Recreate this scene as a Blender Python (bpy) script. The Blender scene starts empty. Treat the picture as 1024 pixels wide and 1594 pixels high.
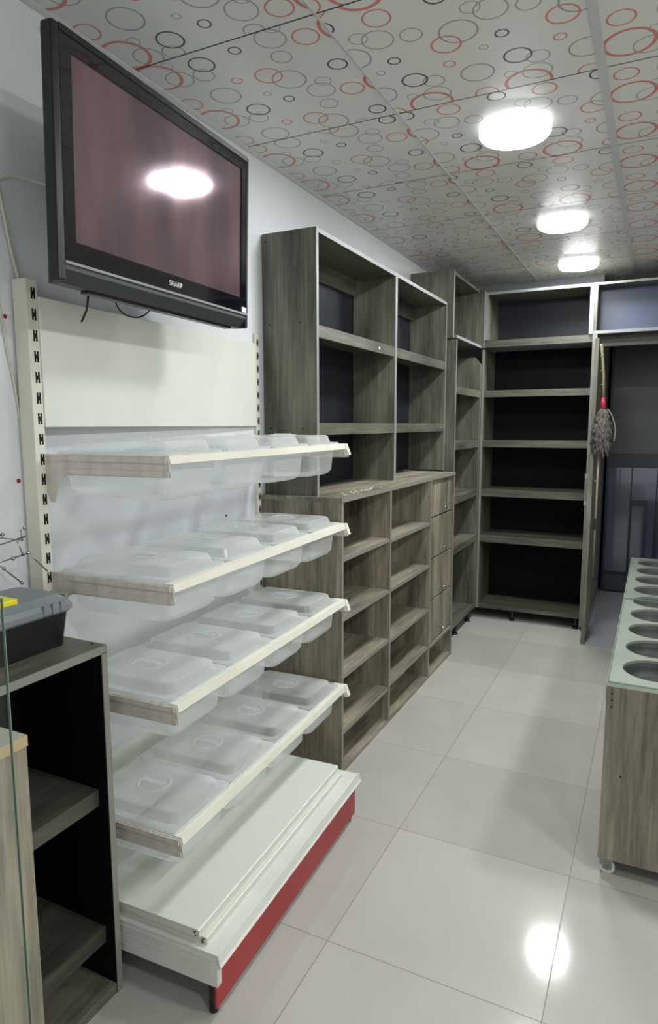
import bpy, bmesh, math, random
from mathutils import Vector, Matrix
random.seed(7)
PI = math.pi
S = bpy.context.scene
COL = S.collection

# ------------------------------------------------------------------ camera
cam_data = bpy.data.cameras.new('camera')
cam = bpy.data.objects.new('camera', cam_data); COL.objects.link(cam)
cam_data.sensor_fit = 'VERTICAL'; cam_data.sensor_height = 36.0
cam_data.lens = 1026.1 * 36.0 / 1594.0
cam_data.clip_start = 0.02
YAW, PITCH, ROLL = 0.4588, 0.1309, -0.0022
fw = Vector((-math.sin(YAW)*math.cos(PITCH), math.cos(YAW)*math.cos(PITCH), -math.sin(PITCH)))
rt = fw.cross(Vector((0, 0, 1))).normalized(); up = rt.cross(fw)
r2 = rt*math.cos(ROLL) + up*math.sin(ROLL); u2 = up*math.cos(ROLL) - rt*math.sin(ROLL)
M = Matrix((r2, u2, -fw)).transposed().to_4x4()
M.translation = Vector((0.7774, -1.5579, 1.4889))
cam.matrix_world = M
S.camera = cam

# ------------------------------------------------------------------ world, light, exposure
S.view_settings.view_transform = 'Standard'; S.view_settings.look = 'None'
S.view_settings.gamma = 1.0; S.view_settings.use_curve_mapping = False
S.view_settings.exposure = 0.32
LAMP = 125.0            # strength of the round ceiling lights
DAYLIGHT = 14.0        # cool daylight through the shop front behind the camera
w = bpy.data.worlds.new('world'); S.world = w; w.use_nodes = True
w.node_tree.nodes['Background'].inputs[0].default_value = (0.55, 0.62, 0.75, 1)
w.node_tree.nodes['Background'].inputs[1].default_value = 0.12
def area(name, loc, size, rot, power, color):
    l = bpy.data.lights.new(name, 'AREA'); l.shape = 'RECTANGLE'; l.size, l.size_y = size
    l.energy = power; l.color = color
    o = bpy.data.objects.new(name, l); COL.objects.link(o); o.location = loc; o.rotation_euler = rot
    return o
area('shop_front_daylight', (1.2, -3.0, 1.35), (2.2, 2.0), (PI/2, 0, 0), DAYLIGHT, (0.86, 0.93, 1.0))

# ------------------------------------------------------------------ materials
def new_mat(name):
    m = bpy.data.materials.new(name); m.use_nodes = True
    return m, m.node_tree, m.node_tree.nodes['Principled BSDF']
def lin(c):
    return tuple(((v/255)/12.92 if v/255 <= .04045 else ((v/255+.055)/1.055)**2.4) for v in c) + (1,)
def plain(name, rgb, rough=.5, metal=0, spec=.5, coat=0):
    m, t, b = new_mat(name)
    b.inputs['Base Color'].default_value = lin(rgb); b.inputs['Roughness'].default_value = rough
    b.inputs['Metallic'].default_value = metal; b.inputs['Specular IOR Level'].default_value = spec
    b.inputs['Coat Weight'].default_value = coat
    return m
def noisy(name, c1, c2, scale=(3, 3, 3), rough=.5, detail=6, bump=0, nscale=1.0, metal=0, lo=.35, hi=.65):
    m, t, b = new_mat(name); N = t.nodes; L = t.links
    tc = N.new('ShaderNodeTexCoord'); mp = N.new('ShaderNodeMapping'); mp.inputs['Scale'].default_value = scale
    nz = N.new('ShaderNodeTexNoise'); nz.inputs['Scale'].default_value = nscale; nz.inputs['Detail'].default_value = detail
    cr = N.new('ShaderNodeValToRGB'); cr.color_ramp.elements[0].color = lin(c1); cr.color_ramp.elements[1].color = lin(c2)
    cr.color_ramp.elements[0].position = lo; cr.color_ramp.elements[1].position = hi
    L.new(tc.outputs['Object'], mp.inputs[0]); L.new(mp.outputs[0], nz.inputs['Vector']); L.new(nz.outputs['Fac'], cr.inputs[0])
    L.new(cr.outputs[0], b.inputs['Base Color']); b.inputs['Roughness'].default_value = rough; b.inputs['Metallic'].default_value = metal
    if bump:
        bp = N.new('ShaderNodeBump'); bp.inputs['Strength'].default_value = bump; bp.inputs['Distance'].default_value = .002
        L.new(nz.outputs['Fac'], bp.inputs['Height']); L.new(bp.outputs[0], b.inputs['Normal'])
    return m
def wood(name, axis, tone=1.0, warm=0.0):
    """grey driftwood laminate: long streaks along one axis, darker cloudy patches"""
    m, t, b = new_mat(name); N = t.nodes; L = t.links
    tc = N.new('ShaderNodeTexCoord')
    def noise(sc, detail, rough=.6):
        mp = N.new('ShaderNodeMapping'); mp.inputs['Scale'].default_value = sc
        nz = N.new('ShaderNodeTexNoise'); nz.inputs['Scale'].default_value = 1; nz.inputs['Detail'].default_value = detail
        nz.inputs['Roughness'].default_value = rough
        L.new(tc.outputs['Object'], mp.inputs[0]); L.new(mp.outputs[0], nz.inputs['Vector']); return nz.outputs['Fac']
    s = [70, 70, 70]; s[axis] = 3.0
    s2 = [8, 8, 8]; s2[axis] = 1.4
    fine = noise(s, 5, .7); cloud = noise(s2, 4, .6)
    def C(k): return lin(tuple(max(0, min(255, v*tone)) for v in k))
    cr = N.new('ShaderNodeValToRGB'); e = cr.color_ramp.elements
    e[0].position = .34; e[0].color = C((62, 61, 54)); e[1].position = .68; e[1].color = C((160+10*warm, 158+2*warm, 138))
    x = e.new(.5); x.color = C((114+8*warm, 113+2*warm, 98))
    mx = N.new('ShaderNodeMath'); mx.operation = 'MULTIPLY_ADD'; mx.inputs[1].default_value = .42
    m2 = N.new('ShaderNodeMath'); m2.operation = 'MULTIPLY'; m2.inputs[1].default_value = .58
    L.new(cloud, m2.inputs[0]); L.new(fine, mx.inputs[0]); L.new(m2.outputs[0], mx.inputs[2]); L.new(mx.outputs[0], cr.inputs[0])
    L.new(cr.outputs[0], b.inputs['Base Color'])
    b.inputs['Roughness'].default_value = .42
    bp = N.new('ShaderNodeBump'); bp.inputs['Strength'].default_value = .15; bp.inputs['Distance'].default_value = .001
    L.new(fine, bp.inputs['Height']); L.new(bp.outputs[0], b.inputs['Normal'])
    return m

W_Z = wood('driftwood_upright_grain', 2, .79); W_Y = wood('driftwood_grain_along', 1, .79); W_X = wood('driftwood_grain_across', 0, .74)
WL_Z = wood('pale_driftwood_upright', 2, 1.03, .8); WL_Y = wood('pale_driftwood_along', 1, 1.03, .8); WL_X = wood('pale_driftwood_across', 0, 1.03, .8)
EDGE = plain('grey_edge_band', (126, 125, 116), .45)
EDGE_SILVER = plain('silver_edge_band', (134, 136, 136), .45)
NAVY = noisy('dark_back_board', (24, 26, 33), (31, 34, 42), (2, 2, 2), .45)
SHADEB = noisy('shade_black_back_board', (4, 5, 7), (7, 8, 11), (2, 2, 2), .6)  # dark board colour with the deep shade of the interiors put into it
SHADEB.node_tree.nodes['Principled BSDF'].inputs['Specular IOR Level'].default_value = .15
NAVY.node_tree.nodes['Principled BSDF'].inputs['Specular IOR Level'].default_value = .3
CREAM = noisy('cream_painted_steel', (210, 208, 192), (219, 217, 202), (6, 6, 6), .38)
CREAM_W = noisy('white_painted_steel', (214, 216, 206), (222, 224, 214), (4, 4, 4), .35)
BRACKET = noisy('worn_bracket_paint', (184, 178, 166), (204, 199, 188), (30, 30, 3), .35)
SLOT = plain('slot_shadow_black', (12, 12, 12), .8)
RED = noisy('red_kick_plate', (150, 30, 33), (160, 37, 39), (3, 3, 3), .35)
WALLM = noisy('white_plaster', (205, 208, 212), (222, 225, 228), (1.5, 1.5, 1.5), .6, bump=.1)
WALLR = plain('side_wall_paint', (214, 210, 204), .6)
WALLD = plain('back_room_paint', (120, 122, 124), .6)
BLK = plain('black_plastic', (14, 15, 17), .35)
BLKGLOSS = plain('glossy_black_bezel', (10, 11, 20), .08, coat=.6)
DKGREY = plain('dark_grey_plastic', (48, 50, 54), .45)
CHROME = plain('chrome', (200, 202, 205), .15, 1)
STEEL = plain('wire_steel', (150, 152, 155), .25, 1)
WHITE = plain('white_plastic', (226, 228, 226), .35)
CABLE = plain('cream_cable_sheath', (196, 196, 176), .5)
GREYP = noisy('grey_lid_plastic', (112, 118, 122), (124, 130, 134), (8, 8, 8), .45)
YEL = plain('yellow_plastic', (226, 214, 20), .4)
BEIGE = plain('beige_edge_band', (178, 158, 122), .5)
GLASSE = plain('green_glass_edge', (120, 140, 128), .15)
REDDOT = plain('red_paint_spot', (150, 20, 40), .6)

def glass(name, tint=(.97, .985, .977), refl=.09):
    m, t, b = new_mat(name); N = t.nodes; L = t.links; N.remove(b)
    tr = N.new('ShaderNodeBsdfTransparent'); tr.inputs[0].default_value = (*tint, 1)
    gl = N.new('ShaderNodeBsdfGlossy'); gl.inputs['Roughness'].default_value = .03
    lw = N.new('ShaderNodeLayerWeight'); lw.inputs[0].default_value = .5
    pw = N.new('ShaderNodeMath'); pw.operation = 'POWER'; pw.inputs[1].default_value = 5.0; L.new(lw.outputs['Facing'], pw.inputs[0])
    fr = N.new('ShaderNodeMath'); fr.operation = 'MULTIPLY_ADD'; fr.inputs[1].default_value = .9; fr.inputs[2].default_value = .03; L.new(pw.outputs[0], fr.inputs[0])
    mx = N.new('ShaderNodeMixShader')
    L.new(fr.outputs[0], mx.inputs[0]); L.new(tr.outputs[0], mx.inputs[1]); L.new(gl.outputs[0], mx.inputs[2])
    L.new(mx.outputs[0], N['Material Output'].inputs[0]); return m
GLASS = glass('clear_glass')
def plastic(name, col, opac, rough):
    """thin milky polypropylene"""
    m, t, b = new_mat(name); N = t.nodes; L = t.links
    b.inputs['Base Color'].default_value = lin(col); b.inputs['Roughness'].default_value = rough
    b.inputs['Alpha'].default_value = 1.0
    tl = N.new('ShaderNodeBsdfTranslucent'); tl.inputs[0].default_value = lin(col)
    m1 = N.new('ShaderNodeMixShader'); m1.inputs[0].default_value = .35
    tr = N.new('ShaderNodeBsdfTransparent'); tr.inputs[0].default_value = (.97, .98, .99, 1)
    m2 = N.new('ShaderNodeMixShader')
    lw = N.new('ShaderNodeLayerWeight'); lw.inputs[0].default_value = .35
    ma = N.new('ShaderNodeMath'); ma.operation = 'MULTIPLY_ADD'; ma.inputs[1].default_value = .45; ma.inputs[2].default_value = opac
    ma.use_clamp = True
    L.new(lw.outputs['Facing'], ma.inputs[0]); L.new(ma.outputs[0], m2.inputs[0])
    L.new(b.outputs[0], m1.inputs[1]); L.new(tl.outputs[0], m1.inputs[2])
    L.new(tr.outputs[0], m2.inputs[1]); L.new(m1.outputs[0], m2.inputs[2])
    L.new(m2.outputs[0], N['Material Output'].inputs[0]); return m
PP_BODY = plastic('milky_clear_box_plastic', (240, 242, 241), .25, .3)
PP_LID = plastic('milky_clear_lid_plastic', (242, 244, 241), .22, .16)

# screen: dark panel behind a coated, slightly rose tinted reflective surface
SCREEN, t_, b_ = new_mat('switched_off_screen')
b_.inputs['Metallic'].default_value = .6
N_ = t_.nodes; tc0 = N_.new('ShaderNodeTexCoord'); mp0 = N_.new('ShaderNodeMapping'); mp0.inputs['Scale'].default_value = (6, 6, 2)
nz0 = N_.new('ShaderNodeTexNoise'); nz0.inputs['Scale'].default_value = 1.2; nz0.inputs['Detail'].default_value = 6
cr0 = N_.new('ShaderNodeValToRGB'); cr0.color_ramp.elements[0].color = lin((120, 102, 112)); cr0.color_ramp.elements[1].color = lin((146, 120, 124)); cr0.color_ramp.elements[0].position = .35; cr0.color_ramp.elements[1].position = .65
mr0 = N_.new('ShaderNodeMapRange'); mr0.inputs[3].default_value = .05; mr0.inputs[4].default_value = .12
t_.links.new(tc0.outputs['Object'], mp0.inputs[0]); t_.links.new(mp0.outputs[0], nz0.inputs['Vector']); t_.links.new(nz0.outputs['Fac'], cr0.inputs[0]); t_.links.new(cr0.outputs[0], b_.inputs['Base Color'])
t_.links.new(nz0.outputs['Fac'], mr0.inputs[0]); t_.links.new(mr0.outputs[0], b_.inputs['Roughness'])
BEZ = BLKGLOSS

def emis(name, col, s):
    m, t, b = new_mat(name); b.inputs['Base Color'].default_value = (*col, 1)
    b.inputs['Emission Color'].default_value = (*col, 1); b.inputs['Emission Strength'].default_value = s
    return m
LIGHTM = emis('lit_opal_diffuser', (.955, .985, 1.0), LAMP)

RIMM = emis('opal_lamp_rim', (.955, .985, 1.0), 1.6)
# ------------------------------------------------------------------ mesh builder
class MB:
    def __init__(s): s.bm = bmesh.new()
    def _mi(s, faces, mi):
        for f in faces: f.material_index = mi
    def box(s, x0, x1, y0, y1, z0, z1, mi=0, bev=0):
        v = [s.bm.verts.new(p) for p in ((x0,y0,z0),(x1,y0,z0),(x1,y1,z0),(x0,y1,z0),(x0,y0,z1),(x1,y0,z1),(x1,y1,z1),(x0,y1,z1))]
        F = [s.bm.faces.new([v[i] for i in q]) for q in ((0,3,2,1),(4,5,6,7),(0,1,5,4),(1,2,6,5),(2,3,7,6),(3,0,4,7))]
        s._mi(F, mi)
        if bev:
            E = {e for f in F for e in f.edges}
            r = bmesh.ops.bevel(s.bm, geom=list(E), offset=bev, segments=2, affect='EDGES', profile=.5)
            s._mi(r['faces'], mi)
        return s
    def prism(s, pts, axis, a0, a1, mi=0, bev=0):
        """polygon pts (2D) extruded along axis (0,1,2) from a0 to a1"""
        def P(p, a):
            q = [0, 0, 0]; o = [i for i in range(3) if i != axis]; q[o[0]] = p[0]; q[o[1]] = p[1]; q[axis] = a; return q
        A = [s.bm.verts.new(P(p, a0)) for p in pts]; B = [s.bm.verts.new(P(p, a1)) for p in pts]
        F = [s.bm.faces.new(A), s.bm.faces.new(list(reversed(B)))]; n = len(pts)
        for i in range(n): F.append(s.bm.faces.new([A[i], B[i], B[(i+1) % n], A[(i+1) % n]]))
        s._mi(F, mi)
        if bev:
            E = {e for f in F for e in f.edges}
            r = bmesh.ops.bevel(s.bm, geom=list(E), offset=bev, segments=2, affect='EDGES'); s._mi(r['faces'], mi)
        return s
    def cyl(s, c, r, h, axis=2, seg=32, mi=0, r1=None, caps=True):
        r1 = r if r1 is None else r1; o = [i for i in range(3) if i != axis]
        def ring(rr, a):
            L = []
            for k in range(seg):
                q = list(c); q[o[0]] += rr*math.cos(2*PI*k/seg); q[o[1]] += rr*math.sin(2*PI*k/seg); q[axis] += a; L.append(s.bm.verts.new(q))
            return L
        A = ring(r, 0); B = ring(r1, h); F = []
        for i in range(seg): F.append(s.bm.faces.new([A[i], A[(i+1) % seg], B[(i+1) % seg], B[i]]))
        if caps: F.append(s.bm.faces.new(list(reversed(A)))); F.append(s.bm.faces.new(B))
        for f in F: f.material_index = mi
        for f in F[:seg]: f.smooth = True
        return s
    def lathe(s, prof, c=(0, 0, 0), seg=48, mi=0):
        R = []
        for r, z in prof: R.append([s.bm.verts.new((c[0]+r*math.cos(2*PI*k/seg), c[1]+r*math.sin(2*PI*k/seg), c[2]+z)) for k in range(seg)])
        for a, b in zip(R, R[1:]):
            for i in range(seg):
                f = s.bm.faces.new([a[i], a[(i+1) % seg], b[(i+1) % seg], b[i]]); f.material_index = mi; f.smooth = True
        return s
    def tube(s, path, r, seg=8, mi=0, rads=None):
        P = [Vector(p) for p in path]; rings = []; prev = None
        for i, p in enumerate(P):
            d = ((P[min(i+1, len(P)-1)] - P[max(i-1, 0)])).normalized()
            if prev is None:
                a = d.orthogonal().normalized()
            else:
                a = (prev - d*prev.dot(d)).normalized()
            prev = a; b = d.cross(a); rr = rads[i] if rads else r
            rings.append([s.bm.verts.new(p + (a*math.cos(2*PI*k/seg) + b*math.sin(2*PI*k/seg))*rr) for k in range(seg)])
        for A, B in zip(rings, rings[1:]):
            for i in range(seg):
                f = s.bm.faces.new([A[i], A[(i+1) % seg], B[(i+1) % seg], B[i]]); f.material_index = mi; f.smooth = True
        for q in (list(reversed(rings[0])), rings[-1]):
            f = s.bm.faces.new(q); f.material_index = mi
        return s
    def build(s, name, mats, parent=None):
        bmesh.ops.recalc_face_normals(s.bm, faces=s.bm.faces)
        me = bpy.data.meshes.new(name); s.bm.to_mesh(me); s.bm.free()
        for m in (mats if isinstance(mats, (list, tuple)) else [mats]): me.materials.append(m)
        o = bpy.data.objects.new(name, me); COL.objects.link(o)
        if parent: o.parent = parent
        return o
def smooth_path(pts, n=10):
    """Catmull-Rom through pts"""
    P = [Vector(p) for p in pts]; P = [P[0]*2-P[1]] + P + [P[-1]*2-P[-2]]; out = []
    for i in range(1, len(P)-2):
        a, b, c, d = P[i-1:i+3]
        for k in range(n):
            t = k/n
            out.append(.5*((2*b) + (c-a)*t + (2*a-5*b+4*c-d)*t*t + (3*b-a-3*c+d)*t**3))
    out.append(P[-2]); return out
def tag(o, label, cat, group=None, kind=None):
    o['label'] = label; o['category'] = cat
    if group: o['group'] = group
    if kind: o['kind'] = kind
    return o
def thing(name, label, cat, loc=(0, 0, 0), rotz=0, group=None):
    o = bpy.data.objects.new(name, None); COL.objects.link(o); o.empty_display_size = .05
    o.location = loc; o.rotation_euler = (0, 0, rotz); return tag(o, label, cat, group)
def struct(name, mb, mats, label=None, parent=None):
    o = mb.build(name, mats, parent)
    if not parent:
        o['kind'] = 'structure'
        if label: o['label'] = label
    return o
def dup(root, loc, label, group=None):
    r = root.copy(); COL.objects.link(r); r.location = loc; r['label'] = label
    if group: r['group'] = group
    for ch in list(root.children):
        c = ch.copy(); COL.objects.link(c); c.parent = r
        for g in ch.children:
            d = g.copy(); COL.objects.link(d); d.parent = c
    return r

# ------------------------------------------------------------------ the room
XL, XR, YB, YF, H = -0.735, 2.7, -3.2, 5.2, 2.572
def tile_floor():
    m, t, b = new_mat('glazed_floor_tiles'); N = t.nodes; L = t.links
    tc = N.new('ShaderNodeTexCoord'); sx = N.new('ShaderNodeSeparateXYZ'); L.new(tc.outputs['Object'], sx.inputs[0])
    def mth(op, a, b_=None, c=None):
        n = N.new('ShaderNodeMath'); n.operation = op
        for i, v in enumerate((a, b_, c)):
            if v is None: continue
            if isinstance(v, (int, float)): n.inputs[i].default_value = v
            else: L.new(v, n.inputs[i])
        return n.outputs[0]
    def groove(o):
        k = mth('DIVIDE', o, .6); fr = mth('FRACT', mth('ADD', k, 100.0)); d = mth('ABSOLUTE', mth('SUBTRACT', fr, .5))
        return mth('GREATER_THAN', d, .5-.0026), mth('FLOOR', mth('ADD', k, 100.0))
    gx, ix = groove(sx.outputs[0]); gy, iy = groove(sx.outputs[1])
    g = mth('MAXIMUM', gx, gy)
    cb = N.new('ShaderNodeCombineXYZ'); L.new(ix, cb.inputs[0]); L.new(iy, cb.inputs[1])
    wn = N.new('ShaderNodeTexWhiteNoise'); wn.noise_dimensions = '3D'; L.new(cb.outputs[0], wn.inputs['Vector'])
    nz = N.new('ShaderNodeTexNoise'); nz.inputs['Scale'].default_value = 2.2; nz.inputs['Detail'].default_value = 5
    L.new(tc.outputs['Object'], nz.inputs['Vector'])
    f = mth('ADD', mth('MULTIPLY', wn.outputs['Value'], .35), mth('MULTIPLY', nz.outputs['Fac'], .65))
    cr = N.new('ShaderNodeValToRGB'); cr.color_ramp.elements[0].color = lin((160, 158, 151)); cr.color_ramp.elements[1].color = lin((177, 175, 167))
    cr.color_ramp.elements[0].position = .25; cr.color_ramp.elements[1].position = .75
    L.new(f, cr.inputs[0])
    mx = N.new('ShaderNodeMix'); mx.data_type = 'RGBA'; L.new(g, mx.inputs[0]); L.new(cr.outputs[0], mx.inputs[6]); mx.inputs[7].default_value = lin((128, 122, 112))
    L.new(mx.outputs[2], b.inputs['Base Color'])
    L.new(mth('MULTIPLY_ADD', g, .4, .10), b.inputs['Roughness']); b.inputs['Specular IOR Level'].default_value = .4
    bp = N.new('ShaderNodeBump'); bp.inputs['Strength'].default_value = .3; bp.inputs['Distance'].default_value = .002; bp.invert = True
    L.new(g, bp.inputs['Height']); L.new(bp.outputs[0], b.inputs['Normal'])
    return m
FLOORM = tile_floor()
struct('floor', MB().box(XL-.1, XR+.1, YB-.1, YF+.1, -.05, 0), FLOORM, 'glossy cream floor of large square tiles')

# ceiling: square PVC panels printed with loose rings; the print is turned a quarter in every second column
PX = [XL, -.098, .566, 1.20, 1.84, 2.48, XR]
R0, SP = .7693, .6311
def ring_mat():
    m, t, b = new_mat('ring_printed_ceiling_panel'); N = t.nodes; L = t.links
    uv = N.new('ShaderNodeUVMap'); uv.uv_map = 'UVMap'
    tc = N.new('ShaderNodeTexCoord')
    nz = N.new('ShaderNodeTexNoise'); nz.inputs['Scale'].default_value = 3; nz.inputs['Detail'].default_value = 4
    L.new(tc.outputs['Object'], nz.inputs['Vector'])
    cr = N.new('ShaderNodeValToRGB'); cr.color_ramp.elements[0].color = lin((208, 210, 206)); cr.color_ramp.elements[1].color = lin((220, 222, 217))
    L.new(nz.outputs['Fac'], cr.inputs[0]); cur = cr.outputs[0]
    RC, OR, BK, GR, DG = (206, 128, 118), (210, 138, 116), (74, 76, 78), (152, 154, 150), (128, 130, 130)
    rings = [(.047, 0, .069, .0095, RC), (.100, .035, .044, .004, GR), (.183, .049, .033, .004, GR), (.257, .121, .017, .004, RC),
             (.170, .185, .050, .005, GR), (.032, .183, .036, .005, RC), (.214, -.004, .039, .0055, BK), (.347, -.023, .018, .0045, BK),
             (.362, .141, .042, .006, OR), (.409, .189, .053, .005, GR), (.565, .008, .038, .005, RC), (.584, .176, .029, .005, BK),
             (.452, .066, .031, .004, GR), (.500, .245, .026, .003, GR), (.115, .275, .018, .003, GR), (.300, .235, .012, .003, GR), (.470, .292, .045, .004, GR)]
    A, B = .640, .319
    for (a, bb, r, wd, c) in rings:
        sb = N.new('ShaderNodeVectorMath'); sb.operation = 'SUBTRACT'; sb.inputs[1].default_value = (a, bb, 0); L.new(uv.outputs[0], sb.inputs[0])
        wr = N.new('ShaderNodeVectorMath'); wr.operation = 'WRAP'; L.new(sb.outputs[0], wr.inputs[0])
        wr.inputs[1].default_value = (A/2, B/2, 1); wr.inputs[2].default_value = (-A/2, -B/2, -1)
        ln = N.new('ShaderNodeVectorMath'); ln.operation = 'LENGTH'; L.new(wr.outputs[0], ln.inputs[0])
        cp = N.new('ShaderNodeMath'); cp.operation = 'COMPARE'; cp.inputs[1].default_value = r; cp.inputs[2].default_value = wd/2*1.15; L.new(ln.outputs['Value'], cp.inputs[0])
        mx = N.new('ShaderNodeMix'); mx.data_type = 'RGBA'; L.new(cp.outputs[0], mx.inputs[0]); L.new(cur, mx.inputs[6]); mx.inputs[7].default_value = lin(c)
        cur = mx.outputs[2]
    L.new(cur, b.inputs['Base Color']); b.inputs['Roughness'].default_value = .3; b.inputs['Specular IOR Level'].default_value = .3
    return m
RINGM = ring_mat()
JOINT = plain('panel_joint_dark', (84, 86, 86), .6)
STRIP = plain('ceiling_strip_pvc', (190, 192, 192), .3)
bm = bmesh.new(); uvl = bm.loops.layers.uv.new('UVMap')
rows = range(-7, 8)
for ci in range(len(PX)-1):
    for ri in rows:
        x0, x1 = PX[ci]+.0025, PX[ci+1]-.0025; y0, y1 = R0+ri*SP+.0025, R0+(ri+1)*SP-.0025
        if y0 > YF+.1: continue
        v = [bm.verts.new(p) for p in ((x0, y0, H), (x0, y1, H), (x1, y1, H), (x1, y0, H))]
        f = bm.faces.new(v); random.seed(ci*97+ri*13)
        ph = {-1: .072, 0: .170}.get(ri, random.uniform(0, .32)) if ci == 0 else random.uniform(0, .32)
        if ci == 2: ph = .974-R0 if ri in (0, 1) else ph
        py = {0: 1.337, 1: 1.981}.get(ri, 1.337+(ri)*SP+random.uniform(-.05, .05)); pxx = {0: .061, 1: .04}.get(ri, random.uniform(.03, .07))
        for lp in f.loops:
            X, Y = lp.vert.co.x, lp.vert.co.y
            if ci % 2 == 0:
                org = XL if ci == 0 else (.598 if ci == 2 else PX[ci])
                lp[uvl].uv = (X-org, (Y-(R0+ri*SP))-ph if ci == 0 or ci > 2 else Y-.974-(0 if ri < 1 else -.0))
            else:
                lp[uvl].uv = (-(Y-py)+.047, (X-pxx))
        if f.normal.z > 0: f.normal_flip()
q = [bm.verts.new(p) for p in ((XL-.1, YB-.1, H+.002), (XR+.1, YB-.1, H+.002), (XR+.1, YF+.1, H+.002), (XL-.1, YF+.1, H+.002))]
f = bm.faces.new(q); f.material_index = 1
q = [bm.verts.new(p) for p in ((XL-.1, YB-.1, H+.06), (XR+.1, YB-.1, H+.06), (XR+.1, YF+.1, H+.06), (XL-.1, YF+.1, H+.06))]
f = bm.faces.new(q); f.material_index = 1
me = bpy.data.meshes.new('ceiling'); bm.to_mesh(me); bm.free(); me.materials.append(RINGM); me.materials.append(JOINT)
ceil = bpy.data.objects.new('ceiling', me); COL.objects.link(ceil); ceil['kind'] = 'structure'; ceil['label'] = 'grey ceiling panels printed with red, black and grey rings'
n = 1
for x, wd, y0 in ((-.098, .006, 1.0), (.566, .026, YB), (1.20, .006, YB), (1.84, .026, YB)):
    struct('trim_%d' % n, MB().box(x-wd/2, x+wd/2, y0 if y0 == YB else YB, YF, H-.004, H), STRIP); n += 1
struct('trim_%d' % n, MB().prism([(XL, H), (XL+.014, H), (XL+.013, H-.004), (XL+.004, H-.012), (XL, H-.012)], 1, YB, 3.8), STRIP, 'pale cornice strip along the left wall'); n += 1

wl = MB().box(XL-.1, XL, YB-.1, YF+.1, 0, H)
struct('wall_left', wl, WALLM, 'white plaster wall behind the shelving')
struct('wall_right', MB().box(XR, XR+.1, YB-.1, YF+.1, 0, H), WALLR)
struct('wall_rear', MB().box(XL-.1, XR+.1, YB-.1, YB, 0, H), WALLR)
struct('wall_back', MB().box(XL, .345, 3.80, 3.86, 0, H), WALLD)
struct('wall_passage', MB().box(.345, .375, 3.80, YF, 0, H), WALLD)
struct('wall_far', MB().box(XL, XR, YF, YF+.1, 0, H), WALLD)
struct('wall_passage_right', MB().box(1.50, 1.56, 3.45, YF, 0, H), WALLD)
struct('wall_front_right', MB().box(1.56, XR, 3.45, 3.51, 0, H), WALLR)
# red paint spots on the wall
for (y, z), r, what in (((-.366, 1.767), .0055, 'small red paint spot on the white wall beside the top of the cream upright'),
                        ((-.357, 1.344), .006, 'small red paint spot on the white wall left of the lower cream upright'),
                        ((.584, 1.134), .005, 'small red paint spot on the white wall between the top two shelves')):
    m_ = MB(); m_.cyl((XL-.0005, y, z), r, .002, axis=0, seg=14); tag(m_.build('paint_spot', REDDOT), what, 'paint spot')

# low grey threshold plate into the back room
PLATE = noisy('grey_vinyl', (162, 164, 168), (172, 174, 178), (2, 2, 2), .3)
struct('trim_%d' % n, MB().box(.40, 1.50, 3.10, YF, 0, .006), PLATE, 'grey flooring of the back room behind the door'); n += 1

# ------------------------------------------------------------------ ceiling lights
def ceiling_light(x, y, label):
    t = thing('ceiling_light', label, 'ceiling light', (x, y, H), 0, 'round ceiling lights')
    MB().lathe([(.0, 0), (.124, 0), (.128, -.004), (.128, -.030), (.122, -.038), (.118, -.038)]).build('rim', RIMM, t)
    MB().lathe([(.1185, -.034), (.116, -.041), (.09, -.046), (.05, -.049), (.0005, -.050)]).build('diffuser', LIGHTM, t)
    return t
c1 = ceiling_light(.252, 1.045, 'lit round white ceiling light, the largest and nearest of the three in view')
for x, y, lb in ((.266, 2.285, 'lit round white ceiling light in the middle of the row of three'),
                 (.245, 3.30, 'lit round white ceiling light right in front of the back overhead cabinet')):
    dup(c1, (x, y, H), lb)
# the second column of lights, over the right half of the shop, outside the picture
for x, y, lb in ((1.75, -1.45, 'round ceiling light over the right half of the shop, by the entrance'),
                 (1.75, -.2, 'round ceiling light over the right half of the shop, beside the camera'),
                 (1.75, 1.05, 'round ceiling light over the right half of the shop, above the counter')):
    dup(c1, (x, y, H), lb)

# ------------------------------------------------------------------ casework helpers
def screw(parent, pts, axis, r=.0035):
    for p in pts: MB().cyl(p, r, .0015 if axis != 1 else -.0015, axis=axis, seg=12).build('screw_hole', SLOT, parent)
def shelf_board(name, parent, x0, x1, y0, y1, ztop, front, fascia=.05, mat=W_Y, th=.018, mi_edge=EDGE):
    """board with a deeper front lip; front is '+x' or '-y'"""
    m = MB(); m.box(x0, x1, y0, y1, ztop-th, ztop)
    if fascia:
        if front == '+x': m.box(x1-.018, x1, y0, y1, ztop-fascia, ztop-th)
        else: m.box(x0, x1, y0, y0+.018, ztop-fascia, ztop-th)
    return m.build(name, mat, parent)
def side(name, parent, x0, x1, y0, y1, z0, z1, front, mat=W_Z, edge=EDGE):
    """upright board with a paler front edge band"""
    m = MB(); m.box(x0, x1, y0, y1, z0, z1)
    if front == '+x': m.box(x1, x1+.0012, y0, y1, z0, z1, 1)
    else: m.box(x0, x1, y0-.0012, y0, z0, z1, 1)
    return m.build(name, [mat, edge], parent)

BX = XL+.006     # backs of the units on the left wall
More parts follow.
